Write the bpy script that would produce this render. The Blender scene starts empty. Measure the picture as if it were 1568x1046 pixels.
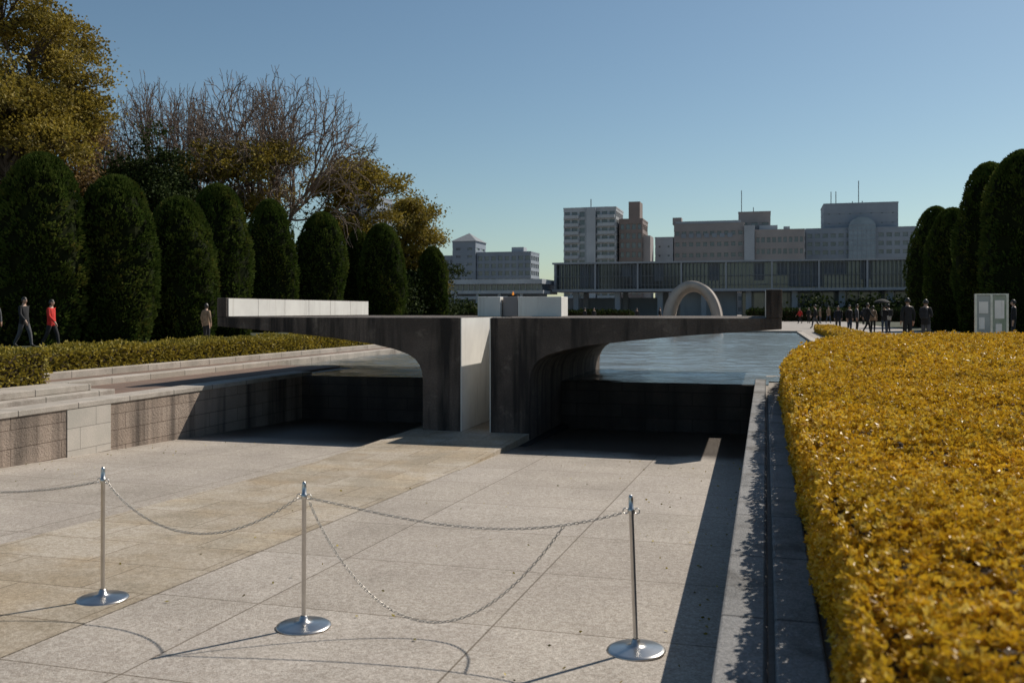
import bpy, bmesh, math, random
import numpy as np
from mathutils import Vector, Matrix
R=math.radians
scene=bpy.context.scene
col=scene.collection

# ------------------------------------------------------------------ materials
def nodes(name):
    m=bpy.data.materials.new(name); m.use_nodes=True
    nt=m.node_tree; b=nt.nodes['Principled BSDF']
    return m,nt,b
def N(nt,t,**k):
    n=nt.nodes.new(t)
    for a,v in k.items(): setattr(n,a,v)
    return n
def c4(c): return (c[0],c[1],c[2],1)
def mixc(nt,fac,a,b,mode='MIX'):
    n=N(nt,'ShaderNodeMix',data_type='RGBA',blend_type=mode)
    for s,v in ((0,fac),(6,a),(7,b)):
        if isinstance(v,bpy.types.NodeSocket): nt.links.new(v,n.inputs[s])
        elif isinstance(v,(int,float)): n.inputs[s].default_value=v
        else: n.inputs[s].default_value=c4(v)
    return n.outputs[2]
def noise(nt,vec,scale,detail=4,rough=.6,stretch=None,lo=.35,hi=.65):
    if stretch:
        mp=N(nt,'ShaderNodeMapping'); mp.inputs['Scale'].default_value=stretch
        nt.links.new(vec,mp.inputs['Vector']); vec=mp.outputs[0]
    n=N(nt,'ShaderNodeTexNoise'); n.inputs['Scale'].default_value=scale
    n.inputs['Detail'].default_value=detail; n.inputs['Roughness'].default_value=rough
    nt.links.new(vec,n.inputs['Vector'])
    r=N(nt,'ShaderNodeMapRange'); r.inputs[1].default_value=lo; r.inputs[2].default_value=hi
    nt.links.new(n.outputs[0],r.inputs[0])
    return r.outputs[0]
def pmat(name,c1,c2=None,scale=2,rough=.8,speck=None,streak=None,brick=None,bump=0,bscale=60,metal=0,spec=.5,stain=None,speck2=None,wet_shade=None):
    m,nt,b=nodes(name); L=nt.links
    tc=N(nt,'ShaderNodeTexCoord'); vec=tc.outputs['Object']
    if c2 is None: c2=tuple(x*.8 for x in c1)
    c=mixc(nt,noise(nt,vec,scale),c1,c2)
    if stain:
        c=mixc(nt,noise(nt,vec,stain[0],5,.65,None,stain[2],stain[3]),c,stain[1])
    if speck:
        c=mixc(nt,noise(nt,vec,speck[0],3,.8,None,.3,.7),c,mixc(nt,1.0,c,speck[1],'MULTIPLY'))
    if speck2:
        c=mixc(nt,noise(nt,vec,speck2[0],2,.7,None,.42,.6),c,mixc(nt,1.0,c,speck2[1],'MULTIPLY'))
    if streak:
        c=mixc(nt,noise(nt,vec,streak[0],5,.6,streak[1],streak[3],streak[4]),c,streak[2])
    sp=N(nt,'ShaderNodeSeparateXYZ'); L.new(vec,sp.inputs[0])
    if brick:
        w,hh,mo,mc,ax,off=brick[:6]; c2b=brick[6] if len(brick)>6 else (.86,.85,.83)
        cb=N(nt,'ShaderNodeCombineXYZ')
        L.new(sp.outputs['XYZ'.index(ax[0])],cb.inputs[0]); L.new(sp.outputs['XYZ'.index(ax[1])],cb.inputs[1])
        bt=N(nt,'ShaderNodeTexBrick',offset=off); bt.inputs['Scale'].default_value=1
        bt.inputs['Brick Width'].default_value=w; bt.inputs['Row Height'].default_value=hh
        bt.inputs['Mortar Size'].default_value=mo; bt.inputs['Mortar Smooth'].default_value=.3
        bt.inputs['Color1'].default_value=(1,1,1,1); bt.inputs['Color2'].default_value=c4(c2b)
        bt.inputs['Mortar'].default_value=c4(mc)
        L.new(cb.outputs[0],bt.inputs['Vector'])
        c=mixc(nt,1.0,c,bt.outputs['Color'],'MULTIPLY')
    if wet_shade:  # wet look plus shadow darkening, mixed into the colour along Y
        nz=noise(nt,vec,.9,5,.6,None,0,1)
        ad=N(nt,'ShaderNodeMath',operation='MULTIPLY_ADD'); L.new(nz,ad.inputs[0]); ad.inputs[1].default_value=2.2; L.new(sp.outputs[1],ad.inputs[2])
        mr=N(nt,'ShaderNodeMapRange'); mr.inputs[1].default_value=wet_shade[0]+1.1; mr.inputs[2].default_value=wet_shade[1]+1.1; L.new(ad.outputs[0],mr.inputs[0])
        c=mixc(nt,mr.outputs[0],c,mixc(nt,1.0,c,wet_shade[2],'MULTIPLY'))
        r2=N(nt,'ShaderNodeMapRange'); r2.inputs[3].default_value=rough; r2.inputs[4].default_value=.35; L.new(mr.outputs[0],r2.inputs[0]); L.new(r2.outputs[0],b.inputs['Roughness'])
    else: b.inputs['Roughness'].default_value=rough
    L.new(c,b.inputs['Base Color'])
    b.inputs['Metallic'].default_value=metal; b.inputs['Specular IOR Level'].default_value=spec
    if bump:
        bn=N(nt,'ShaderNodeBump'); bn.inputs['Strength'].default_value=bump; bn.inputs['Distance'].default_value=.02
        hn=noise(nt,vec,bscale,4,.7,None,.2,.8); L.new(hn,bn.inputs['Height']); L.new(bn.outputs[0],b.inputs['Normal'])
    return m
def leafmat(name,cols,scale=.6,rough=.5,transl=.25,spec=.4,dim=(.7,.72,.65)):
    m,nt,b=nodes(name); L=nt.links
    at=N(nt,'ShaderNodeAttribute',attribute_name='rnd')
    cr=N(nt,'ShaderNodeValToRGB'); e=cr.color_ramp.elements
    while len(e)<len(cols): e.new(.5)
    for i,cc in enumerate(cols): e[i].position=i/(len(cols)-1); e[i].color=c4(cc)
    L.new(at.outputs['Fac'],cr.inputs[0])
    tc=N(nt,'ShaderNodeTexCoord')
    c=mixc(nt,noise(nt,tc.outputs['Object'],scale,3),cr.outputs[0],mixc(nt,1.0,cr.outputs[0],dim,'MULTIPLY'))
    L.new(c,b.inputs['Base Color']); b.inputs['Roughness'].default_value=rough; b.inputs['Specular IOR Level'].default_value=spec
    tr=N(nt,'ShaderNodeBsdfTranslucent'); L.new(c,tr.inputs[0])
    mx=N(nt,'ShaderNodeMixShader'); mx.inputs[0].default_value=transl
    L.new(b.outputs[0],mx.inputs[1]); L.new(tr.outputs[0],mx.inputs[2])
    L.new(mx.outputs[0],nt.nodes['Material Output'].inputs[0])
    return m

granite=pmat('granite_paving',(.66,.595,.52),(.56,.50,.44),1.0,.8,speck=(70,(.42,.40,.375)),speck2=(26,(.80,.78,.76)),brick=(1.5,1.25,.007,(.40,.36,.31),'XY',0,(.88,.87,.85)),stain=(.8,(.46,.41,.35),.5,.78),bump=.4,bscale=110,wet_shade=(12.6,13.6,(.24,.22,.21)))  # wet floor; the monument's shadow is also deepened in the stone colour here
tanpave=pmat('tan_paving',(.62,.51,.37),(.48,.42,.33),1.5,.75,speck=(70,(.47,.44,.40)),speck2=(24,(.8,.78,.74)),brick=(.95,.62,.007,(.42,.37,.3),'XY',.5,(.78,.75,.70)),stain=(1.1,(.66,.59,.50),.45,.6),bump=.35,bscale=100)
masonry=pmat('granite_masonry',(.48,.385,.31),(.34,.275,.22),1.5,.85,speck=(60,(.6,.57,.55)),brick=(.85,.235,.006,(.35,.3,.27),'YZ',.5,(.88,.86,.84)),streak=(1.6,(1,1.8,.10),(.06,.045,.036),.46,.68),bump=.7,bscale=35)
newstone=pmat('pale_granite_block',(.58,.52,.45),(.49,.45,.39),3,.8,speck=(70,(.8,.8,.8)),brick=(.62,.3,.006,(.5,.5,.5),'YZ',.5,(.9,.9,.9)),bump=.2)
masonryX=pmat('granite_masonry_back',(.095,.078,.066),(.05,.042,.036),1.5,.7,speck=(60,(.55,.52,.5)),brick=(.85,.24,.010,(.35,.3,.28),'XZ',.5,(.65,.62,.6)),streak=(1.3,(1.6,1,.12),(.017,.014,.012),.44,.64),bump=.6,bscale=35)  # wet stone, its colour also darkened to deepen the shade under the arches
coping=pmat('pale_stone_coping',(.56,.50,.44),(.42,.38,.33),2,.8,speck=(70,(.65,.63,.6)),brick=(50,1.05,.01,(.25,.25,.25),'XY',0),stain=(1.2,(.25,.21,.18),.55,.72),bump=.3)
kerbm=pmat('grey_granite_kerb',(.37,.36,.355),(.25,.25,.25),1.6,.8,speck=(80,(.4,.4,.4)),brick=(50,.98,.01,(.2,.2,.2),'XY',0),stain=(2.5,(.14,.13,.12),.5,.68),bump=.5,bscale=80)
terram=pmat('brown_terrace_stone',(.24,.15,.105),(.17,.115,.085),2,.85,speck=(50,(.6,.6,.6)),brick=(.7,1.2,.01,(.5,.5,.5),'XY',.5))
concrete=pmat('weathered_concrete',(.165,.13,.108),(.09,.07,.058),1.3,.85,speck=(40,(.55,.53,.5)),streak=(2.2,(2.2,2.2,.16),(.022,.017,.014),.47,.64),stain=(3,(.26,.215,.175),.57,.72),bump=.8,bscale=25)
whitep=pmat('white_painted_wall',(.80,.77,.71),(.68,.65,.6),1.4,.6,streak=(3,(2,2,.15),(.5,.46,.4),.55,.8),bump=.1)
darkgap=pmat('drain_dark',(.01,.01,.01))
groundm=pmat('pavement_ground',(.38,.34,.30),(.30,.27,.24),.3,.9,speck=(20,(.75,.74,.72)),bump=.2,bscale=30)
lawnm=pmat('lawn',(.05,.06,.02),(.035,.04,.018),.8,.95,speck=(8,(.5,.5,.5)),bump=1,bscale=10)
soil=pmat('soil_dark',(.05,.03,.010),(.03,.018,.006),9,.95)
steel=pmat('brushed_steel',(.62,.6,.57),(.5,.48,.46),9,.3,metal=1)
chainm=pmat('chain_steel',(.5,.47,.43),(.35,.33,.3),60,.45,metal=1)
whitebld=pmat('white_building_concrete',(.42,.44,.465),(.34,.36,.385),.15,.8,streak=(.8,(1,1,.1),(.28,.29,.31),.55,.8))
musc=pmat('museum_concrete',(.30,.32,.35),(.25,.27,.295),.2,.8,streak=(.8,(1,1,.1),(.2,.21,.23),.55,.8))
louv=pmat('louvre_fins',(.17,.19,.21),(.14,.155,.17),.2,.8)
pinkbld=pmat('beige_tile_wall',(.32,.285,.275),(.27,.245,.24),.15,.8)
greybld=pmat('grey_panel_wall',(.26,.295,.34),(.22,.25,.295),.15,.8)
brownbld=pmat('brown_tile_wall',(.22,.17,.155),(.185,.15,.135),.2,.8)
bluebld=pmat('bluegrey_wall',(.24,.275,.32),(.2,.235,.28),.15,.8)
glassm=pmat('window_glass',(.07,.085,.10),(.12,.14,.165),.35,.15,spec=.8)
museglass=pmat('museum_glass',(.07,.09,.11),(.14,.17,.20),.25,.12,spec=.9)
glassl=pmat('pale_glass',(.2,.25,.31),(.14,.18,.23),.3,.2,spec=.7)
roofm=pmat('roof_grey',(.2,.22,.24))
bark=pmat('tree_bark',(.09,.065,.045),(.05,.038,.028),3,.95,bump=.5,bscale=12)
barkl=pmat('bare_tree_bark',(.24,.175,.13),(.15,.11,.085),2,.95)
redroof=pmat('dark_metal',(.04,.04,.045))

# ------------------------------------------------------------------ geometry
def link(o,parent=None):
    col.objects.link(o)
    if parent: o.parent=parent
    return o
def E(name):
    o=bpy.data.objects.new(name,None); o.empty_display_size=.2; col.objects.link(o); return o
def mesh(name,v,f,mat,parent=None,smooth=False):
    me=bpy.data.meshes.new(name); me.from_pydata([tuple(map(float,p)) for p in v],[],f); me.update()
    me.polygons.foreach_set('use_smooth',[bool(smooth)]*len(me.polygons))
    if mat: me.materials.append(mat)
    return link(bpy.data.objects.new(name,me),parent)
BF=[(0,3,2,1),(4,5,6,7),(0,1,5,4),(1,2,6,5),(2,3,7,6),(3,0,4,7)]
def boxes(name,bs,mat,parent=None,bevel=0):
    v=[];f=[]
    for (x0,x1,y0,y1,z0,z1) in bs:
        k=len(v)
        v+=[(x0,y0,z0),(x1,y0,z0),(x1,y1,z0),(x0,y1,z0),(x0,y0,z1),(x1,y0,z1),(x1,y1,z1),(x0,y1,z1)]
        f+=[tuple(k+i for i in q) for q in BF]
    o=mesh(name,v,f,mat,parent)
    if bevel:
        b=o.modifiers.new('bevel','BEVEL'); b.width=bevel; b.segments=2
    return o
def extr(name,prof,y0,y1,mat,parent=None,bevel=0):
    n=len(prof); v=[(x,y0,z) for x,z in prof]+[(x,y1,z) for x,z in prof]
    f=[tuple(range(n)),tuple(range(2*n-1,n-1,-1))]+[(i,i+n,(i+1)%n+n,(i+1)%n) for i in range(n)]
    o=mesh(name,v,f,mat,parent)
    bm=bmesh.new(); bm.from_mesh(o.data); bmesh.ops.recalc_face_normals(bm,faces=bm.faces); bm.to_mesh(o.data); bm.free()
    if bevel:
        b=o.modifiers.new('bevel','BEVEL'); b.width=bevel; b.segments=2; b.limit_method='ANGLE'; b.angle_limit=R(40)
    return o
def lathe(name,prof,mat,parent=None,n=32):
    v=[];f=[]
    for r,z in prof:
        for i in range(n):
            a=2*math.pi*i/n; v.append((r*math.cos(a),r*math.sin(a),z))
    for j in range(len(prof)-1):
        for i in range(n):
            f.append((j*n+i,j*n+(i+1)%n,(j+1)*n+(i+1)%n,(j+1)*n+i))
    o=mesh(name,v,f,mat,parent,True); return o
def fastquads(name,V,mat,parent,rnd=None):
    n=len(V); me=bpy.data.meshes.new(name)
    me.vertices.add(4*n); me.vertices.foreach_set('co',V.reshape(-1).astype(np.float32))
    me.loops.add(4*n); me.loops.foreach_set('vertex_index',np.arange(4*n,dtype=np.int32))
    me.polygons.add(n); me.polygons.foreach_set('loop_start',np.arange(0,4*n,4,dtype=np.int32))
    me.update(calc_edges=True)
    me.polygons.foreach_set('use_smooth',np.zeros(n,dtype=bool))
    if rnd is not None:
        a=me.attributes.new('rnd','FLOAT','FACE'); a.data.foreach_set('value',np.clip(rnd,0,1).astype(np.float32))
    me.materials.append(mat)
    return link(bpy.data.objects.new(name,me),parent)
def unit(a): return a/(np.linalg.norm(a,axis=1,keepdims=True)+1e-9)
def leaves(name,P,D,S,mat,parent,rnd,rg,asp=.55,fold=.12):
    n=len(P); D=unit(D); s=unit(np.cross(D,rg.normal(size=(n,3)))); nn=np.cross(D,s)
    S=np.broadcast_to(np.asarray(S,dtype=float).reshape(-1,1),(n,1))
    V=np.empty((n,4,3))
    V[:,0]=P; V[:,1]=P+D*S*.5+s*S*asp*.5+nn*S*fold; V[:,2]=P+D*S; V[:,3]=P+D*S*.5-s*S*asp*.5+nn*S*fold
    return fastquads(name,V,mat,parent,rnd)
def tubes(name,segs,mat,parent,n=5):
    segs=np.asarray(segs,dtype=float)
    p0=segs[:,:3];p1=segs[:,3:6];r0=segs[:,6:7];r1=segs[:,7:8]
    d=unit(p1-p0); ref=np.where(np.abs(d[:,2:3])>.9,[[1.,0,0]],[[0,0,1.]]); a=unit(np.cross(d,ref)); b=np.cross(d,a)
    Q=[]
    for i in range(n):
        t0=2*math.pi*i/n;t1=2*math.pi*(i+1)/n
        o0=a*math.cos(t0)+b*math.sin(t0); o1=a*math.cos(t1)+b*math.sin(t1)
        Q.append(np.stack([p0+o0*r0,p0+o1*r0,p1+o1*r1,p1+o0*r1],1))
    return fastquads(name,np.concatenate(Q),mat,parent)

# ------------------------------------------------------------------ world / sun / camera
SX,SY=-.61,-.87
el=math.atan(1/math.hypot(SX,SY)); az=math.atan2(-SX,-SY)
w=bpy.data.worlds.new("World"); scene.world=w; w.use_nodes=True
nt=w.node_tree; bg=nt.nodes['Background']
sk=nt.nodes.new('ShaderNodeTexSky'); sk.sky_type='NISHITA'; sk.sun_disc=False
sk.sun_elevation=el; sk.sun_rotation=az; sk.air_density=1.0; sk.dust_density=.5; sk.ozone_density=1.3
tint=mixc(nt,1.0,sk.outputs[0],(.93,1.04,1.02),'MULTIPLY')
nt.links.new(tint,bg.inputs[0]); bg.inputs[1].default_value=.076
sl=bpy.data.lights.new('sun','SUN'); sl.energy=5.0; sl.angle=R(.5); sl.color=(1,.93,.83)
so=link(bpy.data.objects.new('sun',sl)); so.rotation_euler=Vector((SX,SY,-1)).to_track_quat('-Z','Y').to_euler(); so.location=(20,30,60)
cam=bpy.data.cameras.new('camera'); co=link(bpy.data.objects.new('camera',cam))
co.location=(0,0,2.2); co.rotation_euler=(R(90),0,R(15.49))
cam.sensor_width=36; cam.lens=32.14; cam.shift_y=-.03; cam.clip_start=.05; cam.clip_end=5000
cam.dof.use_dof=True; cam.dof.focus_distance=12; cam.dof.aperture_fstop=3.6
scene.camera=co
scene.view_settings.view_transform='Standard'; scene.view_settings.look='None'; scene.view_settings.exposure=0

# ------------------------------------------------------------------ ground
C=-4.62; XL=-9.1; XR=-.18
GZ=.87
xb=[-2500,-11.1,XL,XR+.19,1.8,2500]; yb=[-300,-6,17,19.5,57,3500]
gv=[(x,y,GZ) for y in yb for x in xb]; gf=[]
for j in range(5):
    for i in range(5):
        pit=(i==2 and j in(1,2,3)); pool=(i in(1,3) and j==3)
        if pit or pool: continue
        a=j*6+i; gf.append((a,a+1,a+7,a+6))
mesh('ground',gv,gf,groundm)
def fz(y): return max(0,.035*(16.5-y))
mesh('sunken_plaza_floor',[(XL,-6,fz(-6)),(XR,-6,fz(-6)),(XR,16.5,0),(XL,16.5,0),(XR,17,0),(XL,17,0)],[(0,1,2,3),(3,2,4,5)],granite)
mesh('central_paving_strip',[(-5.75,-6,fz(-6)+.005),(-3.72,-6,fz(-6)+.005),(-3.72,10.9,fz(10.9)+.005),(-5.75,10.9,fz(10.9)+.005)],[(0,1,2,3)],tanpave)
boxes('monument_footing_pavement',[(-5.75,-3.7,10.904,16.75,-.1,.2)],tanpave)
boxes('drain_channel',[(-3.69,-3.56,12.3,16.7,-.1,.10)],darkgap)
e=E('left_retaining_wall')
boxes('masonry_face',[(XL-.4,XL,-6,17.2,-.2,.86)],masonry,e)
boxes('coping',[(XL-.42,XL+.02,-6,17.2,.862,.94)],coping,e,bevel=.01)
boxes('repaired_blocks',[(XL-.1,XL+.012,10.3,11.15,.2,.858)],newstone,e)
e=E('stepped_terrace')
boxes('terrace',[(-11.1,XL-.42,-6,19.4,.5,.915)],terram,e)
boxes('lower_kerb',[(-11.4,-11.1,-6,57,.5,1.02)],coping,e,bevel=.012)
boxes('upper_step',[(-11.95,-11.4,-6,57,.5,1.0)],terram,e)
boxes('upper_kerb',[(-12.15,-11.95,-6,57,.5,1.12)],coping,e,bevel=.012)
boxes('stone_planter_blocks',[(-10.35,-9.62,-3,11.9,.9,1.0),(-10.5,-9.8,-3,11.6,1.002,1.1)],coping,e,bevel=.012)
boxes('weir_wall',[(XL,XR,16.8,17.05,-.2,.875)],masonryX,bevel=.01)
e=E('right_kerb')
boxes('inner_kerb',[(XR,.01,-6,17.6,-.3,.93)],kerbm,e,bevel=.012)
boxes('drain_slot',[(.01,.035,-6,17.6,.3,.80)],darkgap,e)
boxes('outer_kerb',[(.035,.215,-6,14.4,.3,.93)],kerbm,e,bevel=.012)
boxes('pool_kerb',[(1.8,2.1,17.6,57,.5,.97)],coping,bevel=.012)
boxes('pool_end_kerb',[(-11.4,2.1,57,57.5,.5,1.0)],coping,bevel=.012)
# water: displaced ripples
m,nt,b=nodes('pool_water_mat'); tc=N(nt,'ShaderNodeTexCoord')
b.inputs['Base Color'].default_value=(.13,.135,.125,1); b.inputs['Roughness'].default_value=.12; b.inputs['IOR'].default_value=1.34
n1=N(nt,'ShaderNodeTexNoise'); n1.inputs['Scale'].default_value=9; n1.inputs['Detail'].default_value=4
nt.links.new(tc.outputs['Object'],n1.inputs['Vector'])
bn=N(nt,'ShaderNodeBump'); bn.inputs['Strength'].default_value=.7; bn.inputs['Distance'].default_value=.02
nt.links.new(n1.outputs[0],bn.inputs['Height']); nt.links.new(bn.outputs[0],b.inputs['Normal'])
rg=np.random.default_rng(3)
ywa=np.concatenate([np.arange(16.84,30,.07),np.arange(30,57.01,.16)]); xwa=np.arange(-11.1,1.81,.12)
XX,YY=np.meshgrid(xwa,ywa); H=np.zeros_like(XX)
for i in range(46):
    lam=.30*1.05**(i*1.0)*(.8+.4*rg.random()); th=rg.normal()*.8+math.pi/2*.9; kx,ky=2*math.pi/lam*math.cos(th),2*math.pi/lam*math.sin(th)
    H+=.0075*lam**.9*np.sin(kx*XX+ky*YY+rg.random()*6.28)
H*=.75+.5*np.sin(XX*.45+YY*.21+1)*np.sin(YY*.17-XX*.3)
Z=.885+np.clip(H*.26,-.02,.022); Z[YY<16.95]=.884
idx=np.arange(XX.size).reshape(XX.shape); ny,nx_=XX.shape
wf=[]
for j in range(ny-1):
    for i in range(nx_-1):
        xm,ym=xwa[i]+.06,ywa[j]+.03
        if ym<19.4 and xm<XL-.05: continue
        if ym<17.6 and xm>0: continue
        wf.append((int(idx[j,i]),int(idx[j,i+1]),int(idx[j+1,i+1]),int(idx[j+1,i])))
mesh('pool_water',np.stack([XX.ravel(),YY.ravel(),Z.ravel()],1),wf,m,None,True)

# ------------------------------------------------------------------ flame monument
mon=E('flame_of_peace_monument')
prof=[(.26,.1),(.93,.1),(.93,1.05),(.945,1.18),(.99,1.29),(1.07,1.39),(1.2,1.47),(1.45,1.55),(1.88,1.64),(2.6,1.73),(3.4,1.81),(4.86,1.92),(4.86,2.085),(.26,2.085)]
Y0,Y1=14.4,20.9
extr('right_wing',[(C+x,z) for x,z in prof],Y0,Y1,concrete,mon,.012)
extr('left_wing',[(C-x,z) for x,z in prof],Y0,Y1,concrete,mon,.012)
boxes('right_parapet',[(C+4.63,C+4.865,Y0-.004,Y1,2.087,2.52)],concrete,mon,.01)
boxes('left_parapet',[(C-4.865,C-4.68,Y0-.004,Y1-.4,2.087,2.43)],concrete,mon,.01)
bs=[]
for i in range(6):
    y=Y0+.06+i*1.0; bs.append((C-4.68,C-4.665,y,y+.985,2.10,2.42)); bs.append((C+4.615,C+4.63,y,y+.985,2.10,2.51))
boxes('white_parapet_panels',bs,whitep,mon)
boxes('slit_lining_white',[(C-.262,C-.245,Y0+.01,16.2,.2,2.08),(C+.245,C+.262,Y0+.01,16.2,.2,2.08),(C-.245,C+.245,16.2,16.35,.2,2.08)],whitep,mon)
boxes('burner_surround',[(C-.82,C-.36,17.1,17.7,2.087,2.47),(C+.0,C+.86,17.1,17.7,2.087,2.47)],whitep,mon,.01)
boxes('burner_column',[(C-.33,C-.03,17.2,17.6,2.087,2.47)],pinkbld,mon,.01)
fm,nt,b=nodes('flame_mat'); b.inputs['Base Color'].default_value=(.9,.25,.02,1); b.inputs['Emission Color'].default_value=(1,.35,.03,1); b.inputs['Emission Strength'].default_value=.5
fl=lathe('flame',[(.001,0),(.018,.01),(.022,.025),(.015,.05),(.007,.065),(.001,.08)],fm,mon,12); fl.location=(C-.18,17.4,2.5)
lathe_b=lathe('burner_bowl',[(.001,.0),(.1,.0),(.12,.03),(.11,.03),(.001,.01)],redroof,mon,20); lathe_b.location=(C-.18,17.4,2.472)

# ------------------------------------------------------------------ cenotaph arch
v=[];f=[];nu,nv=36,12
for side in (0,1):
    for j in range(nv+1):
        t=j/nv*2-1; y=62+t*1.7
        hh=3.0+.28*t*t-side*.42; ww=1.78+.14*t*t-side*.52
        for i in range(nu+1):
            a=math.pi*i/nu
            v.append((C-math.cos(a)*ww,y,GZ+(abs(math.sin(a))**.85)*hh))
K=(nu+1)*(nv+1)
for j in range(nv):
    for i in range(nu):
        a=j*(nu+1)+i; f.append((a,a+1,a+nu+2,a+nu+1)); f.append((K+a,K+a+nu+1,K+a+nu+2,K+a+1))
for j in (0,nv):
    for i in range(nu):
        a=j*(nu+1)+i; f.append((a,K+a,K+a+1,a+1))
cen=E('cenotaph_arch')
cm=pmat('cenotaph_stone',(.48,.42,.37),(.38,.33,.29),.8,.75,streak=(1,(1,1,.2),(.22,.19,.165),.5,.8))
mesh('saddle_vault',v,f,cm,cen,True)
boxes('stone_platform',[(C-4,C+4,58.5,66,.8,1.05)],coping,cen,.02)
boxes('stone_chest',[(C-.6,C+.6,61,63,1.05,1.7)],coping,cen,.04)

# ------------------------------------------------------------------ stanchions & chains
CS=.82
def link_verts():
    vs=[];n,mn=10,5
    for i in range(n):
        a=2*math.pi*i/n; cx=math.cos(a)*.0085; cy=math.sin(a)*.0165
        for k in range(mn):
            b=2*math.pi*k/mn; rr=.0027
            vs.append((cx*(1+rr/.0085*math.cos(b))*CS,(cy+math.sin(a)*rr*math.cos(b))*CS,rr*math.sin(b)*CS))
    fs=[(i*mn+k,((i+1)%n)*mn+k,((i+1)%n)*mn+(k+1)%mn,i*mn+(k+1)%mn) for i in range(n) for k in range(mn)]
    return np.array(vs),fs
LV,LF=link_verts()
def chain(name,p0,p1,sag,parent,skew=0):
    p0=np.array(p0);p1=np.array(p1); T=np.linspace(0,1,600)
    TT=T**(1+skew)
    P=p0[None]*(1-T[:,None])+p1[None]*T[:,None]; P[:,2]-=sag*4*TT*(1-TT)
    s=np.concatenate([[0],np.cumsum(np.linalg.norm(np.diff(P,axis=0),axis=1))])
    pt=.026*CS; nl=int(s[-1]/pt); V=[];F=[]
    for i in range(nl):
        d=(i+.5)*pt; q=np.array([np.interp(d,s,P[:,k]) for k in range(3)]); q2=np.array([np.interp(d+.01,s,P[:,k]) for k in range(3)])
        if np.linalg.norm(q2-q)<1e-6: q2=q+(p1-p0)*.01
        t=Vector(q2-q).normalized(); M=t.to_track_quat('Y','Z').to_matrix()@Matrix.Rotation(R(90)*(i%2)+.3,3,'Y')
        k=len(V); V+=list((np.array(M)@LV.T).T+q); F+=[tuple(k+j for j in ff) for ff in LF]
    mesh(name,V,F,chainm,parent,True)
ST=[(-6.2,4.9),(-3.96,4.785),(-2.514,4.664),(-.656,4.813)]
tops=[]
for i,(x,y) in enumerate(ST):
    s=E('chain_stanchion'); z=fz(y)+.002
    lathe('weighted_base',[(.001,0),(.15,0),(.155,.005),(.152,.011),(.135,.017),(.06,.026),(.026,.036),(.021,.06),(.016,.065)],steel,s,40)
    lathe('post',[(.0125,.04),(.0125,.72),(.0165,.722),(.0165,.75),(.0125,.752),(.0125,.800),(.011,.812),(.006,.820),(.001,.822)],steel,s,20)
    for sg in (-1,1):
        vs=[];n,mn=14,6
        for a_ in range(n):
            a=2*math.pi*a_/n
            for k in range(mn):
                b=2*math.pi*k/mn
                vs.append((sg*.030+math.cos(a)*(.014+.003*math.cos(b)),.003*math.sin(b),.735+math.sin(a)*(.014+.003*math.cos(b))))
        fs=[(a_*mn+k,((a_+1)%n)*mn+k,((a_+1)%n)*mn+(k+1)%mn,a_*mn+(k+1)%mn) for a_ in range(n) for k in range(mn)]
        mesh('eye_ring',vs,fs,steel,s,True)
    s.location=(x,y,z); s.rotation_euler=(0,R(-2.0) if i==3 else R(.2),R((3,-4,5,0)[i]))
    tops.append((x+(-.026 if i==3 else 0),y,z+.725))
ce=E('barrier_chain')
o=.038
def off(p,d): return (p[0]+d,p[1],p[2])
chain('chain_a',off(tops[0],o),off(tops[1],-o),.12,ce)
chain('chain_b',off(tops[1],o),off(tops[2],-o),.26,ce,-.1)
chain('chain_c',off(tops[2],o),off(tops[3],-o),.12,ce,.25)
a=np.array(off(tops[2],o)); b=np.array(off(tops[3],-o)); q=a*.18+b*.82; q[2]-=.082
chain('chain_d',tuple(a-np.array([0,0,.02])),tuple(q),.60,ce,-.08)

# ------------------------------------------------------------------ foliage
orange=leafmat('orange_hedge_leaf',[(.13,.07,.008),(.42,.235,.014),(.68,.40,.022),(.78,.52,.04),(.82,.66,.22)],1.2,.42,.3,.4,(.78,.78,.72))
olive=leafmat('olive_hedge_leaf',[(.08,.075,.014),(.25,.20,.03),(.42,.32,.045),(.5,.39,.06)],1.2,.6,.25,.25)
darkleaf=leafmat('juniper_foliage',[(.018,.034,.008),(.055,.088,.016),(.105,.135,.028),(.26,.18,.04)],1.4,.85,.22,.08,(.5,.52,.45))
camph=leafmat('camphor_foliage',[(.075,.060,.013),(.20,.150,.027),(.33,.245,.04),(.45,.34,.06)],.5,.65,.33,.2)
brownl=leafmat('autumn_foliage',[(.10,.065,.028),(.22,.14,.05),(.33,.2,.07)],.5,.7,.28,.2)
greenl=leafmat('evergreen_foliage',[(.012,.02,.008),(.035,.052,.015),(.075,.095,.024)],.5,.8,.15,.1)
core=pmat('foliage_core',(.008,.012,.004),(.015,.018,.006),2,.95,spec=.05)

rg=np.random.default_rng(5)
by=[0.9,12.2,14,16.9,20,23.2,26,27.8,28.9]; bx=[.26,.26,.33,.5,.85,1.33,2.1,3.0,7.0]
def xl(y): return np.interp(y,by,bx)
hd=E('orange_hedge')
def lump(x,y): return .018*np.sin(x*3.1+1.3*np.sin(y*1.7))+.02*np.sin(y*2.3+x*1.1)+.012*np.sin(x*7.3+y*5.1)+.012*np.sin(x*17+2*np.sin(y*9))*np.sin(y*15)
ys=np.linspace(.9,28.8,280)
cv=[];cf=[];nx=40
for y in ys:
    x0=float(xl(y))
    row=[(x0+.05,y,.9),(x0+.05,y,1.22),(x0+.09,y,1.37)]
    xe=16
    for i in range(nx):
        x=x0+.15+(xe-x0)*(i/(nx-1))**2.2; row.append((x,y,1.425+float(lump(x,y))))
    row.append((xe+.2,y,.9)); cv+=row
k=nx+4
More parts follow.
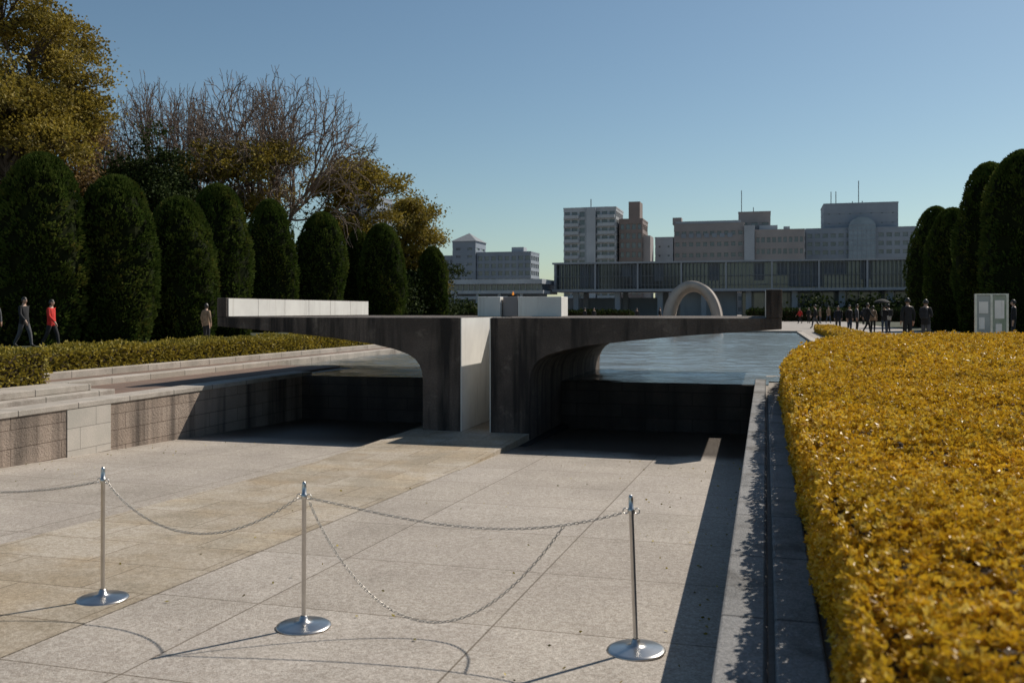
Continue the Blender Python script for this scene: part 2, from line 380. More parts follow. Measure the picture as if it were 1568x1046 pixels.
for j in range(len(ys)-1):
    for i in range(k-1):
        a=j*k+i; cf.append((a,a+1,a+k+1,a+k))
cf.append(tuple(range(k))); cf.append(tuple((len(ys)-1)*k+i for i in range(k)))
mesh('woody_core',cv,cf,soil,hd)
Ps=[];Ds=[];Ss=[];Rs=[]
def rosettes(P,Nn,size,rg,nl=6):
    n=len(P); base=rg.beta(2.0,1.5,size=n)
    A=unit(np.cross(Nn,rg.normal(size=(n,3)))); B=np.cross(Nn,A)
    for i in range(nl):
        ang=2*math.pi*(i+rg.random(n)*.5)/nl
        rad=A*np.cos(ang)[:,None]+B*np.sin(ang)[:,None]
        D=rad+Nn*(rg.random(n)*1.2+.3)[:,None]
        Ps.append(P); Ds.append(D); Ss.append(size*(.7+.6*rg.random(n))); Rs.append(base*.72+rg.random(n)*.28)
for (ya,yb_,sz,dens) in ((.9,5,.024,2300),(5,12.2,.030,1150),(12.2,29,.05,380)):
    W=.30*yb_+3
    n=int((yb_-ya)*W*dens); x=rg.random(n)*W; y=ya+rg.random(n)*(yb_-ya)
    x=x+.23; keep=(x>xl(y)+.02)&(x<.30*y+2.2)&(y<28.9); x=x[keep];y=y[keep]
    dd=np.clip((x-xl(y))/.12,0,1)
    z=1.478+lump(x,y)-.08*(1-dd)**2+rg.normal(size=len(x))*sz*.8
    Nn=np.stack([-(1-dd)*.9+rg.normal(size=len(x))*.35,rg.normal(size=len(x))*.35-.05,np.ones(len(x))],1)
    rosettes(np.stack([x,y,z],1),unit(Nn),sz,rg)
    n=int((yb_-ya)*.6*dens*1.1); y=ya+rg.random(n)*(yb_-ya); z=.93+rg.random(n)*.54
    x=xl(y)+.02*np.sin(y*4+z*6)+rg.normal(size=n)*sz*.5-.02*np.sin((z-.9)/.6*3)
    Nn=np.stack([-np.ones(n),rg.normal(size=n)*.4,rg.normal(size=n)*.35+.25],1)
    rosettes(np.stack([x,y,z],1),unit(Nn),sz,rg)
leaves('leaf_mass',np.concatenate(Ps),np.concatenate(Ds),np.concatenate(Ss),orange,hd,np.concatenate(Rs),rg,asp=.62)
# a few fallen leaves on paving and kerbs
n=260; rl=np.random.default_rng(9)
x=np.where(rl.random(n)<.6,-.3-rl.random(n)**2.5*5,-9.05+rl.random(n)**2*1.5); y=3+rl.random(n)*10
z=np.array([fz(q) for q in y])+.009
leaves('fallen_leaves',np.stack([x,y,z],1),np.stack([rl.normal(size=n),rl.normal(size=n),rl.random(n)*.15],1),.02+.015*rl.random(n),olive,None,rl.random(n),rl,.6,.05)

def box_hedge(name,x0,x1,y0,y1,z0,z1,sz,dens,mat,seed):
    rg=np.random.default_rng(seed); e=E(name)
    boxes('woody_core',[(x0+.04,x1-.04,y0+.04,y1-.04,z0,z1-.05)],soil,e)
    P=[];Nn=[]
    def face(n,fx,fy,fz_,nn):
        p=np.stack([fx(n),fy(n),fz_(n)],1); P.append(p); Nn.append(np.tile(nn,(n,1)))
    U=lambda a,b:(lambda n:a+rg.random(n)*(b-a)); K=lambda a:(lambda n:np.full(n,a))
    face(int((x1-x0)*(y1-y0)*dens),U(x0,x1),U(y0,y1),K(z1-.02),(0,0,1))
    for xx,s in((x0,-1),(x1,1)): face(int((z1-z0)*(y1-y0)*dens),K(xx),U(y0,y1),U(z0,z1),(s,0,.2))
    for yy,s in((y0,-1),(y1,1)): face(int((z1-z0)*(x1-x0)*dens),U(x0,x1),K(yy),U(z0,z1),(0,s,.2))
    P=np.concatenate(P);Nn=np.concatenate(Nn).astype(float); n=len(P)
    P+=rg.normal(size=P.shape)*sz*.35; P[:,2]+=.03*np.sin(P[:,1]*1.7)+.025*np.sin(P[:,1]*4.1+P[:,0]*5)
    leaves('leaf_mass',P,Nn+rg.normal(size=(n,3))*.8,sz*(.7+.6*rg.random(n)),mat,e,rg.beta(2,2,size=n),rg,.65)
box_hedge('low_hedge',-13.6,-12.2,13.4,56,.9,1.47,.07,1100,olive,1)
box_hedge('low_hedge',-15,-10.5,-2,11.5,.9,1.6,.055,1300,olive,2)
box_hedge('low_hedge',3.0,3.9,28.9,60,.9,1.25,.08,900,orange,3)

def topiary(x,y,zt,wd,seed):
    rg=np.random.default_rng(seed); Rr=wd/2; z0=GZ; H=zt-z0
    ph=rg.random(8)*6.28; sk_=rg.normal(size=2)*.15; pw=2.1+rg.random()*.6; tm=.36+.12*rg.random()
    def rad(t,a):
        up=np.clip((t-tm)/(1-tm),0,1); lo=np.clip(t/tm,0,1)
        r=Rr*np.where(t>tm,np.sqrt(np.clip(1-up**pw,0,1)),.80+.20*np.sin(lo*math.pi/2))
        return r*(1+.045*np.sin(2*a+ph[0]+4*t)+.04*np.sin(4*a+ph[1]+9*t)+.03*np.sin(13*t+ph[2]+a)+.025*np.sin(21*t+7*a+ph[3])+.022*np.sin(9*a-17*t+ph[6]))
    e=E('juniper_topiary')
    na,nt_=32,28; T=(np.linspace(0,1,nt_)); A=np.linspace(0,2*math.pi,na,endpoint=False)
    v=[(x+sk_[0]*t+float(rad(t,a))*.92*math.cos(a),y+sk_[1]*t+float(rad(t,a))*.92*math.sin(a),z0+H*.985*t) for t in T for a in A]
    f=[(j*na+i,j*na+(i+1)%na,(j+1)*na+(i+1)%na,(j+1)*na+i) for j in range(nt_-1) for i in range(na)]
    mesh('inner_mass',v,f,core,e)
    tubes('trunk',[(x,y,z0-.2,x,y,z0+1,.22,.18)],bark,e,8)
    nclp=1500; tc_=rg.random(nclp); tc_=np.where(rg.random(nclp)<.15,1-.12*rg.random(nclp)**1.5,tc_); ac=rg.random(nclp)*6.283; dc=rg.random(nclp)
    per=11; t=np.repeat(tc_,per)+rg.normal(size=nclp*per)*.012; t=np.clip(t,0,1); a=np.repeat(ac,per)+rg.normal(size=nclp*per)*.06; n=len(t)
    r=rad(t,a)*(.93+.09*np.repeat(dc,per)); P=np.stack([x+sk_[0]*t+r*np.cos(a),y+sk_[1]*t+r*np.sin(a),z0+H*t],1)
    nz=np.clip((t-.45)/.55,0,1)**2*1.6
    D=np.stack([np.cos(a),np.sin(a),nz+.6],1)+rg.normal(size=(n,3))*.45
    c=.36+.16*np.sin(3*a+ph[4]+4*t)+.14*np.sin(9*t+ph[5]+2*a)
    leaves('foliage',P,D,.11+.12*rg.random(n),darkleaf,e,c*.55+np.repeat(dc,per)*.28+rg.random(n)*.25,rg,.5)
for i,(x,y,zt,wd) in enumerate([(-27.7,29.7,8.3,3.3),(-26.4,32.5,7.75,3.25),(-25.9,36.4,7.35,3.3),(-27.5,42.2,8.75,3.2),(-29.7,50.9,9.0,3.1),(-29.2,56.2,8.75,3.25),(-32.4,68.9,8.7,2.9),(-28.2,64.8,8.75,3.4),(-36.9,93.5,8.7,3),(-33.3,89.3,8.75,3.1),
      (13,80.5,10.5,3.9),(12.1,66.5,8.9,3.4),(11.9,55,10.2,3.5),(12.2,49.5,9.9,3.7)]):
    topiary(x,y,zt,wd,100+i)

def broadleaf(name,x,y,zt,wd,zb,seed,mat,ncl=170,nlf=130,ls=.22,sig=.38,tr=.3):
    rg=np.random.default_rng(seed); e=E(name)
    a=wd/2; h=(zt-zb)/2; cz=(zt+zb)/2
    nl=18; lc=unit(rg.normal(size=(nl,3)))*(.3+.42*rg.random((nl,1))); lr=.24+.16*rg.random(nl)
    cl=[]
    while len(cl)<ncl:
        k=rg.integers(nl); d=rg.normal(size=3); d/=np.linalg.norm(d); d[2]=abs(d[2])*.9+.1*d[2]; q=lc[k]+d*lr[k]*(.5+.6*rg.random()); cl.append(q)
    cl=np.array(cl); cl=cl/np.percentile(np.abs(cl),98.5,axis=0)
    G=cl*np.array([a,a,h])+np.array([x,y,cz])
    segs=[]; top=np.array([x+rg.normal()*.3,y,zb+h*.4]); base=np.array([x,y,GZ-.3]); pts=[]
    for i in range(6):
        p=base+(top-base)*i/6; q=base+(top-base)*(i+1)/6; segs.append((*p,*q,tr*(1.1-.6*i/6),tr*(1.1-.6*(i+1)/6)))
    lobes=lc*np.array([a,a,h])+np.array([x,y,cz]); s0=base+(top-base)*.72
    for k in range(nl):
        p=s0+(top-s0)*rg.random(); last=p
        for j in range(1,6):
            t=j/5; q=p+(lobes[k]-p)*t+rg.normal(size=3)*.18*a*.3; q[2]+=.25*math.sin(t*3.1)
            segs.append((*last,*q,tr*.45*(1-.7*(t-.2)),tr*.45*(1-.7*t))); last=q; pts.append(q)
    pts=np.array(pts)
    for g in G:
        i=np.argmin(((pts-g)**2).sum(1)); p=pts[i]; mid=(p+g)/2+rg.normal(size=3)*.15; segs.append((*p,*mid,tr*.13,tr*.09)); segs.append((*mid,*g,tr*.09,tr*.04))
    tubes('trunk_and_limbs',segs,bark,e,6)
    sc=np.repeat(.7+.7*rg.random(ncl),nlf)[:,None]
    P=np.repeat(G,nlf,0)+rg.normal(size=(ncl*nlf,3))*sig*sc*np.array([1.2,1.2,.6]); n=len(P)
    cr=np.repeat(rg.random(ncl),nlf)
    leaves('leaf_clumps',P,rg.normal(size=(n,3))+np.array([0,0,.3]),ls*(.5+.8*rg.random(n)),mat,e,cr*.5+rg.random(n)*.5,rg,.7)
broadleaf('camphor_tree',-44.5,45.4,21.3,12.0,8.5,11,camph,560,125,.22,.40,.45)
broadleaf('camphor_tree',-49,53,17,9,7,12,brownl,220,120,.24,.45,.4)
broadleaf('evergreen_tree',-40,52.5,12.6,6.2,5,13,greenl,220,150,.24,.4)
broadleaf('camphor_tree',-38,60.3,14.6,10.2,7,14,camph,210,75,.24,.36)
broadleaf('camphor_tree',-34.4,71.6,15.0,7.8,7,15,camph,230,80,.26,.38)
broadleaf('camphor_tree',-37.3,91,13.6,6.8,6,16,camph,200,95,.28,.42)
broadleaf('camphor_tree',-38.5,99,8.5,5,2.5,17,camph,120,100,.3,.4)

def bare(name,x,y,zt,wd,seed,fork=.24):
    rg=np.random.default_rng(seed); e=E(name); segs=[]; H=zt-GZ
    Ls=[fork,.20,.17,.14,.11,.085,.06,.045]; Rd=[.36,.22,.14,.09,.058,.038,.026,.02,.015]
    nc=[5,3,3,3,3,2,2]
    def br(p,d,l):
        k=3; L=Ls[l]*(.8+.4*rg.random())
        for i in range(k):
            d=d+rg.normal(size=3)*(.09+.025*l); d[2]+=.02 if l<4 else -.02; d=d/np.linalg.norm(d)
            q=p+d*L/k; ra=Rd[l]+(Rd[l+1]-Rd[l])*i/k*.9; rb=Rd[l]+(Rd[l+1]-Rd[l])*(i+1)/k*.9
            segs.append((*p,*q,ra,rb)); p=q
            if 1<=l<6 and i<2 and rg.random()<.35:
                s=rg.normal(size=3); s-=d*s.dot(d); s/=np.linalg.norm(s); s=d+s*.8; s/=np.linalg.norm(s); br(p,s,min(l+2,7))
        if l<7:
            n=nc[l]; a0=rg.random()*6.28
            u=np.cross(d,[.3,.5,.1]); u/=np.linalg.norm(u); v_=np.cross(d,u)
            for i in range(n):
                a=a0+6.283*(i+.5*rg.random())/n; s=u*math.cos(a)+v_*math.sin(a)
                sp=(.5+.35*rg.random()) if l==0 else (.28+.32*rg.random())
                nd=d+s*sp; nd/=np.linalg.norm(nd); br(p,nd,l+1)
    br(np.zeros(3),np.array([0,0,1.]),0)
    S=np.array(segs); P=S[:,:6].reshape(-1,3)
    P[:,2]*=H/P[:,2].max(); hi=P[:,2]>H*.5
    for k in (0,1):
        lo_,hi_=np.percentile(P[hi,k],1.5),np.percentile(P[hi,k],98.5); P[:,k]*=wd/(hi_-lo_)
        P[:,k]-=(lo_+hi_)/2*wd/(hi_-lo_)*np.clip(P[:,2]/(H*.5),0,1)
    P+=np.array([x,y,GZ-.2]); S[:,:6]=P.reshape(-1,6)
    tubes('trunk_and_twigs',S,barkl,e,5)
bare('bare_zelkova_tree',-36.6,63.5,21.8,13.6,21); bare('bare_zelkova_tree',-49.5,68.8,23.0,10,24); bare('bare_zelkova_tree',-50,60,18.5,7,27)

rg=np.random.default_rng(77); e=E('background_shrubs')
c=np.stack([-38+rg.random(260)*4,24+rg.random(260)*75,1+rg.random(260)*4.4],1)
P=np.repeat(c,170,0)+rg.normal(size=(260*170,3))*np.array([.8,1.1,.7]); n=len(P)
leaves('leaf_mass',P,rg.normal(size=(n,3)),.2+.2*rg.random(n),greenl,e,np.repeat(rg.random(260),170)*.5+rg.random(n)*.5,rg,.7)
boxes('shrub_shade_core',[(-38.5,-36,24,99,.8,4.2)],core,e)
c=np.stack([15.5+rg.random(120)*4,40+rg.random(120)*60,1+rg.random(120)*4],1)
e=E('background_shrubs')
P=np.repeat(c,150,0)+rg.normal(size=(120*150,3))*np.array([.9,1.1,.8]); n=len(P)
leaves('leaf_mass',P,rg.normal(size=(n,3)),.2+.2*rg.random(n),greenl,e,rg.random(n),rg,.7)
e=E('distant_trees')
c=np.concatenate([np.stack([-75+rg.random(16)*22,170+rg.random(16)*8,1+rg.random(16)*2],1),np.stack([8+rg.random(26)*38,190+rg.random(26)*6,1+rg.random(26)*3],1),np.stack([-112+rg.random(36)*14,270+rg.random(36)*20,8+rg.random(36)*9],1)])
nc_=len(c); P=np.repeat(c,120,0)+rg.normal(size=(nc_*120,3))*np.array([1.6,1.4,.8]); n=len(P)
leaves('leaf_mass',P,rg.normal(size=(n,3)),.5+.4*rg.random(n),greenl,e,rg.random(n),rg,.7)
mesh('lawn',[(-120,20,GZ+.005),(-23.5,20,GZ+.005),(-23.5,140,GZ+.005),(-120,140,GZ+.005)],[(0,1,2,3)],lawnm)
mesh('lawn',[(9.5,38,GZ+.005),(60,38,GZ+.005),(60,140,GZ+.005),(9.5,140,GZ+.005)],[(0,1,2,3)],lawnm)

# ------------------------------------------------------------------ buildings
def bld(name,x0,x1,y0,dp,zt,fl,bays,wall,glass=glassm,band=.42,pier=.35,balc=0,parent=None,z0=.8):
    e=parent or E(name); y1=y0+dp
    boxes('glazing',[(x0+.35,x1-.35,y0+.4,y1-.4,z0,zt-.4)],glass,e)
    fh=(zt-z0)/fl; bs=[]
    for i in range(fl+1):
        z=z0+i*fh; bs.append((x0,x1,y0,y1,z-fh*band/2,z+fh*band/2))
    boxes('floor_bands',bs,wall,e)
    bw=(x1-x0)/bays; ps=[]
    for i in range(bays+1):
        x=x0+i*bw; ps.append((max(x0+.06,x-bw*pier/2),min(x1-.06,x+bw*pier/2),y0+.08,y0+.5,z0,zt))
    nb=max(2,int(dp/bw))
    for i in range(nb+1):
        y=y0+.1+i*(dp-.2)/nb
        for xx in((x0+.07,x0+.5),(x1-.5,x1-.07)): ps.append((*xx,max(y0+.09,y-bw*pier/2),min(y1-.09,y+bw*pier/2),z0+.01,zt-.01))
    boxes('wall_piers',ps,wall,e)
    if balc:
        boxes('balconies',[(x0+(x1-x0)*a_,x0+(x1-x0)*b_,y0-1.2,y0+.1,z0+i*fh-.1,z0+i*fh+1.0) for i in range(1,fl) for a_,b_ in ((.02,.30),(.66,.98))],wall,e)
    boxes('roof_parapet',[(x0-.1,x1+.1,y0-.1,y1+.1,zt+fh*band/2,zt+fh*band/2+.5)],wall,e)
    return e
def masts(e,L):
    boxes('antenna_masts',[(x-.12,x+.12,y-.12,y+.12,z0,z1) for x,y,z0,z1 in L],redroof,e)
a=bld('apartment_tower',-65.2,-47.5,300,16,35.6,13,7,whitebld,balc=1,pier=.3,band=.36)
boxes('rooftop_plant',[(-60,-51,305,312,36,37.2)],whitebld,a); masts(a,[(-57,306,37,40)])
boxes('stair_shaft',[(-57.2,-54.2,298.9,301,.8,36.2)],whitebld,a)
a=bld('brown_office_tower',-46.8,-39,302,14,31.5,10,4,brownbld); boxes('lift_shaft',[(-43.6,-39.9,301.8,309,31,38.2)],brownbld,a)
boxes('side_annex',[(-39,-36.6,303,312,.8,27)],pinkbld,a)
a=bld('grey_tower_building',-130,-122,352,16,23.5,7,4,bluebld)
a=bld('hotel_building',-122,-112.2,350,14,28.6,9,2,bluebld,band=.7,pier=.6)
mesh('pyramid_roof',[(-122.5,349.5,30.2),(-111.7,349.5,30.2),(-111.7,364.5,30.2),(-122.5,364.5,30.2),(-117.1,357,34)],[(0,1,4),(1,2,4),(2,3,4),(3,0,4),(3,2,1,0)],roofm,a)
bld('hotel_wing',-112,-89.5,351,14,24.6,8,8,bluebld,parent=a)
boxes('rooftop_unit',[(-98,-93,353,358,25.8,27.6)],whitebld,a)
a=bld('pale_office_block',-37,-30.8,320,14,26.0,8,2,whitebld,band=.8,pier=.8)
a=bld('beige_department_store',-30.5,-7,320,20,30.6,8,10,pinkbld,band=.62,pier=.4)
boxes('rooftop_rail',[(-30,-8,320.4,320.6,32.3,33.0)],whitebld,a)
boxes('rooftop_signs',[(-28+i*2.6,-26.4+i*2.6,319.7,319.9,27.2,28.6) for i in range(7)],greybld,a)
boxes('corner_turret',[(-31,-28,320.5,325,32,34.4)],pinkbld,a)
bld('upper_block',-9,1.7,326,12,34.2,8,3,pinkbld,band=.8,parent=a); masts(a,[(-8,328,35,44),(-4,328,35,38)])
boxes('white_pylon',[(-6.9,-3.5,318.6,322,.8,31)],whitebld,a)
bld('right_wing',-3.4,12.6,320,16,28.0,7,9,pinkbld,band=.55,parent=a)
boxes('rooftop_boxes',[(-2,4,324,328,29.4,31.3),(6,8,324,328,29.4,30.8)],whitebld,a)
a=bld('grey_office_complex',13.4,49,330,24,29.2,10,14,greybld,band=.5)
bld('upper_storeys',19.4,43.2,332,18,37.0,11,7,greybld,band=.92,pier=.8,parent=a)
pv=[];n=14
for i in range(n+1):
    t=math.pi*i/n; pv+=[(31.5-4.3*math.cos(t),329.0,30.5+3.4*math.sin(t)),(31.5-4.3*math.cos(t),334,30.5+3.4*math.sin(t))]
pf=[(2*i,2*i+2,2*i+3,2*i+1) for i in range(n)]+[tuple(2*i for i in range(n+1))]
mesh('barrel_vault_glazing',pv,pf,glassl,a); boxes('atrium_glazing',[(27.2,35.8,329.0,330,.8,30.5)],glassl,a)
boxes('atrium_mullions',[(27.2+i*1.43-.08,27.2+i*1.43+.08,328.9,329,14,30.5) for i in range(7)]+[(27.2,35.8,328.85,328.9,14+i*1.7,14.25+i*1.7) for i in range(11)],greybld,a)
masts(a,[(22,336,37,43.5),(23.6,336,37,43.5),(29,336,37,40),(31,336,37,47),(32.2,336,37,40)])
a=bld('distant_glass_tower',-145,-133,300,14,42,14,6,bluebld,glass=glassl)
# museum
mu=E('peace_museum_building'); X0,X1,YM=-45.2,46.0,198
boxes('roof_slab',[(X0-.3,X1,YM-.6,YM+18,12.42,12.8)],musc,mu)
boxes('floor_slab',[(X0-.3,X1,YM-.6,YM+18,6.35,6.9)],musc,mu)
boxes('gallery_glass',[(X0+.5,X1,YM+1.2,YM+16,6.9,12.42)],museglass,mu)
boxes('end_wall',[(X0,X0+.5,YM,YM+17,6.9,12.42)],musc,mu)
nf=int((X1-X0)/.78); boxes('vertical_louvres',[(X0+.6+i*.78,X0+.68+i*.78,YM-.3,YM+.45,6.9,12.42) for i in range(nf)],louv,mu)
boxes('louvre_rail',[(X0,X1,YM-.15,YM+.1,9.6,9.75),(X0,X1,YM-.15,YM+.1,7.7,7.8)],louv,mu)
rs=random.Random(2)
boxes('drawn_blinds',[(X0+1+i*2.33,X0+3+i*2.33,YM+1.0,YM+1.15,rs.choice([7.2,8.6,9.8]),12.2) for i in range(37) if rs.random()<.5],greybld,mu)
boxes('bay_piers',[(X0+i*9.3-.18,X0+i*9.3+.18,YM-.45,YM+.6,6.9,12.42) for i in range(1,10)],musc,mu)
pil=[]
for i in range(10):
    x=X0+4.6+i*9.3
    for yy in (YM+2,YM+14): pil.append((x-.6,x+.6,yy-.5,yy+.5,.8,6.35))
boxes('piloti_columns',pil,musc,mu,.15)
boxes('ground_floor_core',[(-18,-6,YM+5,YM+10,.8,6.35)],musc,mu); boxes('dark_lobby_glass',[(-5,44,YM+9,YM+10,.8,6.35)],museglass,mu)
boxes('lobby_mullions',[(-5+i*2.4,-4.85+i*2.4,YM+8.8,YM+8.98,.8,6.3) for i in range(20)],greybld,mu)
boxes('rear_screen_wall',[(X0,-18.2,YM+15,YM+15.3,.8,5.2)],greybld,mu)
a=E('museum_east_wing')
boxes('flat_roof',[(-78,-46,190,206,8.0,9.0)],whitebld,a); boxes('lower_fascia',[(-78,-46,191,205,5.9,6.6)],whitebld,a)
boxes('window_band',[(-77.5,-46.5,192,204,6.6,8.0)],glassm,a); boxes('mullions',[(-77.5+i*1.3,-77.35+i*1.3,191.8,191.98,6.6,8.0) for i in range(24)],whitebld,a)
boxes('columns',[(-76+i*5-.3,-76+i*5+.3,191.5,192.1,.8,5.9) for i in range(6)],whitebld,a); boxes('recess_wall',[(-77,-47,198,199,.8,5.9)],greybld,a)
boxes('connecting_corridor',[(-72,-50,182,184,4.6,5.2)],whitebld,a)
boxes('corridor_posts',[(-71+i*4-.12,-71+i*4+.12,182.8,183.04,.8,4.6) for i in range(6)],whitebld,a)
box_hedge('clipped_hedge',-38,-16,112,114,.9,2.0,.3,60,greenl,31)
box_hedge('clipped_hedge',-2,24,118,120,.9,2.2,.3,60,greenl,32)

# ------------------------------------------------------------------ noticeboard
nb=E('notice_board'); gp=pmat('green_poster',(.20,.26,.17),(.36,.38,.32),2.5,.5); wp=pmat('white_panel',(.40,.42,.39),(.3,.32,.3),1,.5)
boxes('posts',[(7.75,7.83,38.6,38.68,.87,2.8),(8.85,8.93,38.6,38.68,.87,2.8),(8.3,8.38,38.6,38.68,.87,2.8)],steel,nb)
boxes('panel',[(7.83,8.3,38.62,38.66,1.1,2.78)],wp,nb); boxes('poster_panel',[(8.38,8.85,38.62,38.66,1.1,2.78)],gp,nb)
boxes('rails',[(7.75,8.93,38.58,38.70,2.8,2.85),(7.75,8.93,38.59,38.69,1.0,1.06)],steel,nb)
boxes('notices',[(7.9,8.22,38.60,38.617,2.1,2.55),(7.9,8.1,38.60,38.617,1.5,1.95),(8.45,8.78,38.60,38.617,1.9,2.6),(8.48,8.7,38.60,38.617,1.3,1.7)],whitep,nb)

# ------------------------------------------------------------------ people
skinm=pmat('skin',(.50,.32,.23),(.45,.28,.2),8,.55); hairm=pmat('black_hair',(.02,.016,.014),(.035,.028,.022),30,.5); shoem=pmat('shoe',(.03,.03,.03)); eyem=pmat('eye_dark',(.01,.01,.01))
lipm=pmat('lips',(.4,.16,.13))
cloth={}
def cl(c):
    if c not in cloth: cloth[c]=pmat('cloth_%d'%len(cloth),c,tuple(x*.6 for x in c),9,.9,bump=.3,bscale=30)
    return cloth[c]
def person(name,x,y,face,h,jac,tro,pose='stand',seed=0,bag=False,hair_long=False,z=GZ):
    V=[];Rr=[];Eg=[];G=[]
    def a(p,r,par=None,g='j'):
        V.append(p);Rr.append(r if isinstance(r,tuple) else (r,r)); G.append(g)
        if par is not None: Eg.append((par,len(V)-1))
        return len(V)-1
    pel=a((0,0,.95),(.155,.125)); wa=a((0,0,1.1),(.145,.11),pel); ch=a((0,0,1.28),(.175,.125),wa); nb_=a((0,.01,1.42),(.10,.085),ch); nk=a((0,0,1.5),(.052,.052),nb_,'s'); a((0,-.01,1.57),(.05,.05),nk,'s')
    st=.0 if pose!='walk' else .24
    for s in (-1,1):
        hp=a((s*.09,0,.88),(.10,.10),pel,'j'); sw=s*st
        kn=a((s*.095,-.03-sw*.55,.49),(.068,.068),hp,'t'); an=a((s*.10,.02-sw*(1.0 if sw>0 else 1.25),.09+(.05 if sw<0 else 0)),(.048,.048),kn,'t')
        q=V[an]; a((q[0]+s*.01,q[1]-.15,.045),(.042,.034),an,'f')
        sh=a((s*.165,.01,1.39),(.075,.07),ch,'j')
        if pose=='phone' and s>0: eb=(s*.21,-.03,1.13); wr=(s*.10,-.26,1.24); hn=(s*.07,-.31,1.29); fd=(-.15*s,-.5,.7)
        elif pose=='phone' : eb=(s*.21,-.02,1.13); wr=(s*.13,-.22,1.12); hn=(s*.09,-.28,1.15); fd=(.3,-.7,.3)
        elif pose=='walk': eb=(s*.23,.04+sw*.4,1.14); wr=(s*.235,-.06+sw*.9,.93); hn=(s*.235,-.09+sw*1.0,.86); fd=(0,-.3,-1)
        else: eb=(s*.235,.03,1.13); wr=(s*.235,-.02,.91); hn=(s*.232,-.035,.84); fd=(0,-.15,-1)
        e1=a(eb,(.058,.058),sh,'j'); w1=a(wr,(.04,.04),e1,'j'); h1=a(hn,(.022,.036),w1,'s')
        fdv=Vector(fd).normalized(); side=fdv.cross(Vector((1,0,0))).normalized(); hv=Vector(hn)
        for k,L in enumerate((.068,.078,.073,.058)):
            b0=hv+side*(-.026+.0175*k)+fdv*.03; m1=b0+fdv*L*.55; t1=m1+(fdv+Vector((-s*.5,0,0))).normalized()*L*.45
            i0=a(tuple(b0),.010,h1,'s'); i1=a(tuple(m1),.009,i0,'s'); a(tuple(t1),.008,i1,'s')
        tb=hv-side*.03-fdv*.02; i0=a(tuple(tb),.011,h1,'s'); a(tuple(tb-side*.02+fdv*.03),.0095,i0,'s')
    me=bpy.data.meshes.new('sk'); me.from_pydata(V,Eg,[]); ob=bpy.data.objects.new('sk',me); col.objects.link(ob)
    md=ob.modifiers.new('s','SKIN')
    for i,sv in enumerate(me.skin_vertices[0].data): sv.radius=Rr[i]; sv.use_root=(i==0)
    ss=ob.modifiers.new('ss','SUBSURF'); ss.levels=1
    dg=bpy.context.evaluated_depsgraph_get(); bme=bpy.data.meshes.new_from_object(ob.evaluated_get(dg)); bpy.data.objects.remove(ob)
    for mm in (cl(jac),cl(tro),skinm,shoem): bme.materials.append(mm)
    A=np.array([V[i] for i,j in Eg]);B=np.array([V[j] for i,j in Eg]);gi=[{'j':0,'t':1,'s':2,'f':3}[G[j]] for i,j in Eg]
    for p in bme.polygons:
        c=np.array(p.center); d=B-A; t=np.clip(((c-A)*d).sum(1)/((d*d).sum(1)+1e-9),0,1); q=((A+d*t[:,None]-c)**2).sum(1)
        g=gi[int(q.argmin())]
        if g==1 and c[2]>.80: g=0
        p.material_index=g; p.use_smooth=True
    root=E(name); bo=link(bpy.data.objects.new('body',bme),root)
    hv=[];hf=[];nu,nvv=20,14
    for j in range(nvv+1):
        ph=math.pi*j/nvv
        for i in range(nu):
            th=2*math.pi*i/nu; X=.074*math.sin(ph)*math.cos(th); Yy=-.092*math.sin(ph)*math.sin(th); Z=.118*math.cos(ph)
            if Z<-.03: X*=1-.25*(-Z-.03)/.09; Yy=Yy*.95-.006
            if Yy<-.07 and abs(X)<.022 and -.035<Z<.02: Yy-=.02*(1-(Z+.035)/.055*.5)
            if abs(X)>.066 and abs(Z)<.03 and abs(Yy)<.03: X*=1.18
            hv.append((X,Yy,Z))
    for j in range(nvv):
        for i in range(nu): hf.append((j*nu+i,(j+1)*nu+i,(j+1)*nu+(i+1)%nu,j*nu+(i+1)%nu))
    ho=mesh('head',hv,hf,skinm,root,True); ho.data.materials.append(eyem); ho.data.materials.append(lipm); ho.location=(0,-.012,1.615)
    for p in ho.data.polygons:
        c=p.center
        if c.y<-.06 and .018<abs(c.x)<.045 and -.006<c.z<.02: p.material_index=1
        if c.y<-.06 and abs(c.x)<.025 and -.065<c.z<-.045: p.material_index=2
    kv=[(X*1.12,Yy*1.1+.006,Z*1.09+.004) for X,Yy,Z in hv]; lim=-.10 if hair_long else -.055
    kf=[q for q in hf if (lambda c:(c[2]>.045 or (c[1]>-.02 and c[2]>lim)))(np.mean([kv[i] for i in q],axis=0))]
    k=mesh('hair',kv,kf,hairm,root,True); k.location=(0,-.012,1.615)
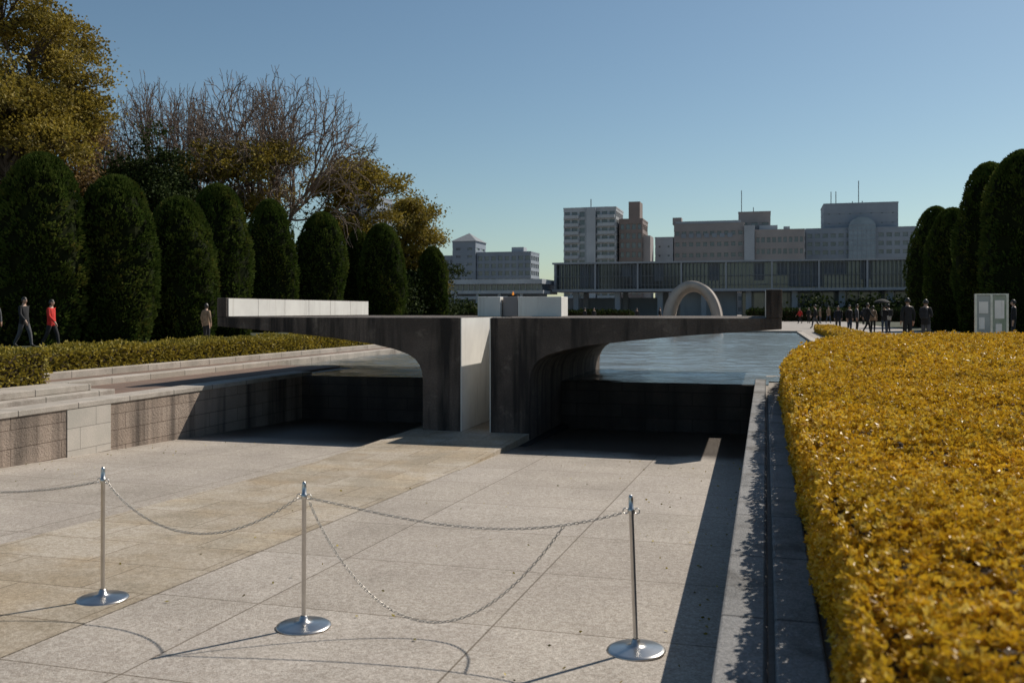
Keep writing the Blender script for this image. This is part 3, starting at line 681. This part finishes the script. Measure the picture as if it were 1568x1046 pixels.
    if bag:
        boxes('backpack',[(-.14,.14,.11,.25,1.02,1.42)],cl((.03,.03,.035)),root,.05)
        boxes('straps',[(-.12,-.08,-.135,.12,1.08,1.44),(.08,.12,-.135,.12,1.08,1.44)],cl((.03,.03,.035)),root,.01)
    s=h/1.735; root.scale=(s,s,s); root.location=(x,y,z); root.rotation_euler=(0,0,face)
    return root
blk=(.02,.02,.022);nav=(.03,.035,.05);tan=(.32,.22,.14);red=(.62,.03,.022);gry=(.10,.10,.11);wht=(.5,.5,.48);jean=(.05,.07,.11)
person('pedestrian',-24.6,27.1,R(100),1.73,red,blk,'walk',1,hair_long=True)
person('pedestrian',-25.6,26.9,R(90),1.82,blk,gry,'walk',2)
person('pedestrian',-26.9,26.9,R(80),1.75,gry,blk,'stand',3)
person('pedestrian',-21.3,31.6,R(170),1.62,tan,blk,'stand',4,hair_long=True)
person('pedestrian',5.1,36.7,R(200),1.80,blk,blk,'stand',5)
person('pedestrian',5.75,36.9,R(150),1.75,blk,gry,'phone',6,bag=True)
person('pedestrian',9.9,42,R(260),1.78,blk,nav,'stand',7)
G2=[(4.2,58,nav,gry,'walk'),(4.75,57,blk,jean,'stand'),(5.3,58.5,gry,blk,'stand'),(5.75,57,blk,blk,'walk'),(6.15,58,tan,blk,'stand'),(6.55,56,blk,jean,'phone'),(7.0,58,wht,nav,'stand'),(3.6,72,blk,gry,'walk'),(3.4,98,red,blk,'walk'),(4.4,101,blk,blk,'stand')]
for i,(x,y,j,t,p) in enumerate(G2): person('pedestrian',x,y,R(37*i%360),1.62+.05*(i%4),j,t,p,20+i,bag=(i%3==0),hair_long=(i%2==0))
rs=random.Random(4)
for i in range(9):
    person('pedestrian',rs.uniform(-20,-6) if i<6 else rs.uniform(5,14),rs.uniform(84,108),R(rs.uniform(0,360)),rs.uniform(1.55,1.8),rs.choice([blk,gry,nav,tan,blk]),rs.choice([blk,jean,gry]),rs.choice(['walk','stand']),50+i)
pa=E('parasol'); lathe('canopy',[(.001,.22),(.15,.2),(.32,.13),(.45,.02),(.46,0),(.44,.01),(.3,.11),(.001,.19)],cl(blk),pa,16); lathe('shaft',[(.008,-.75),(.008,.2)],steel,pa,8); pa.location=(6.4,55.8,2.65)
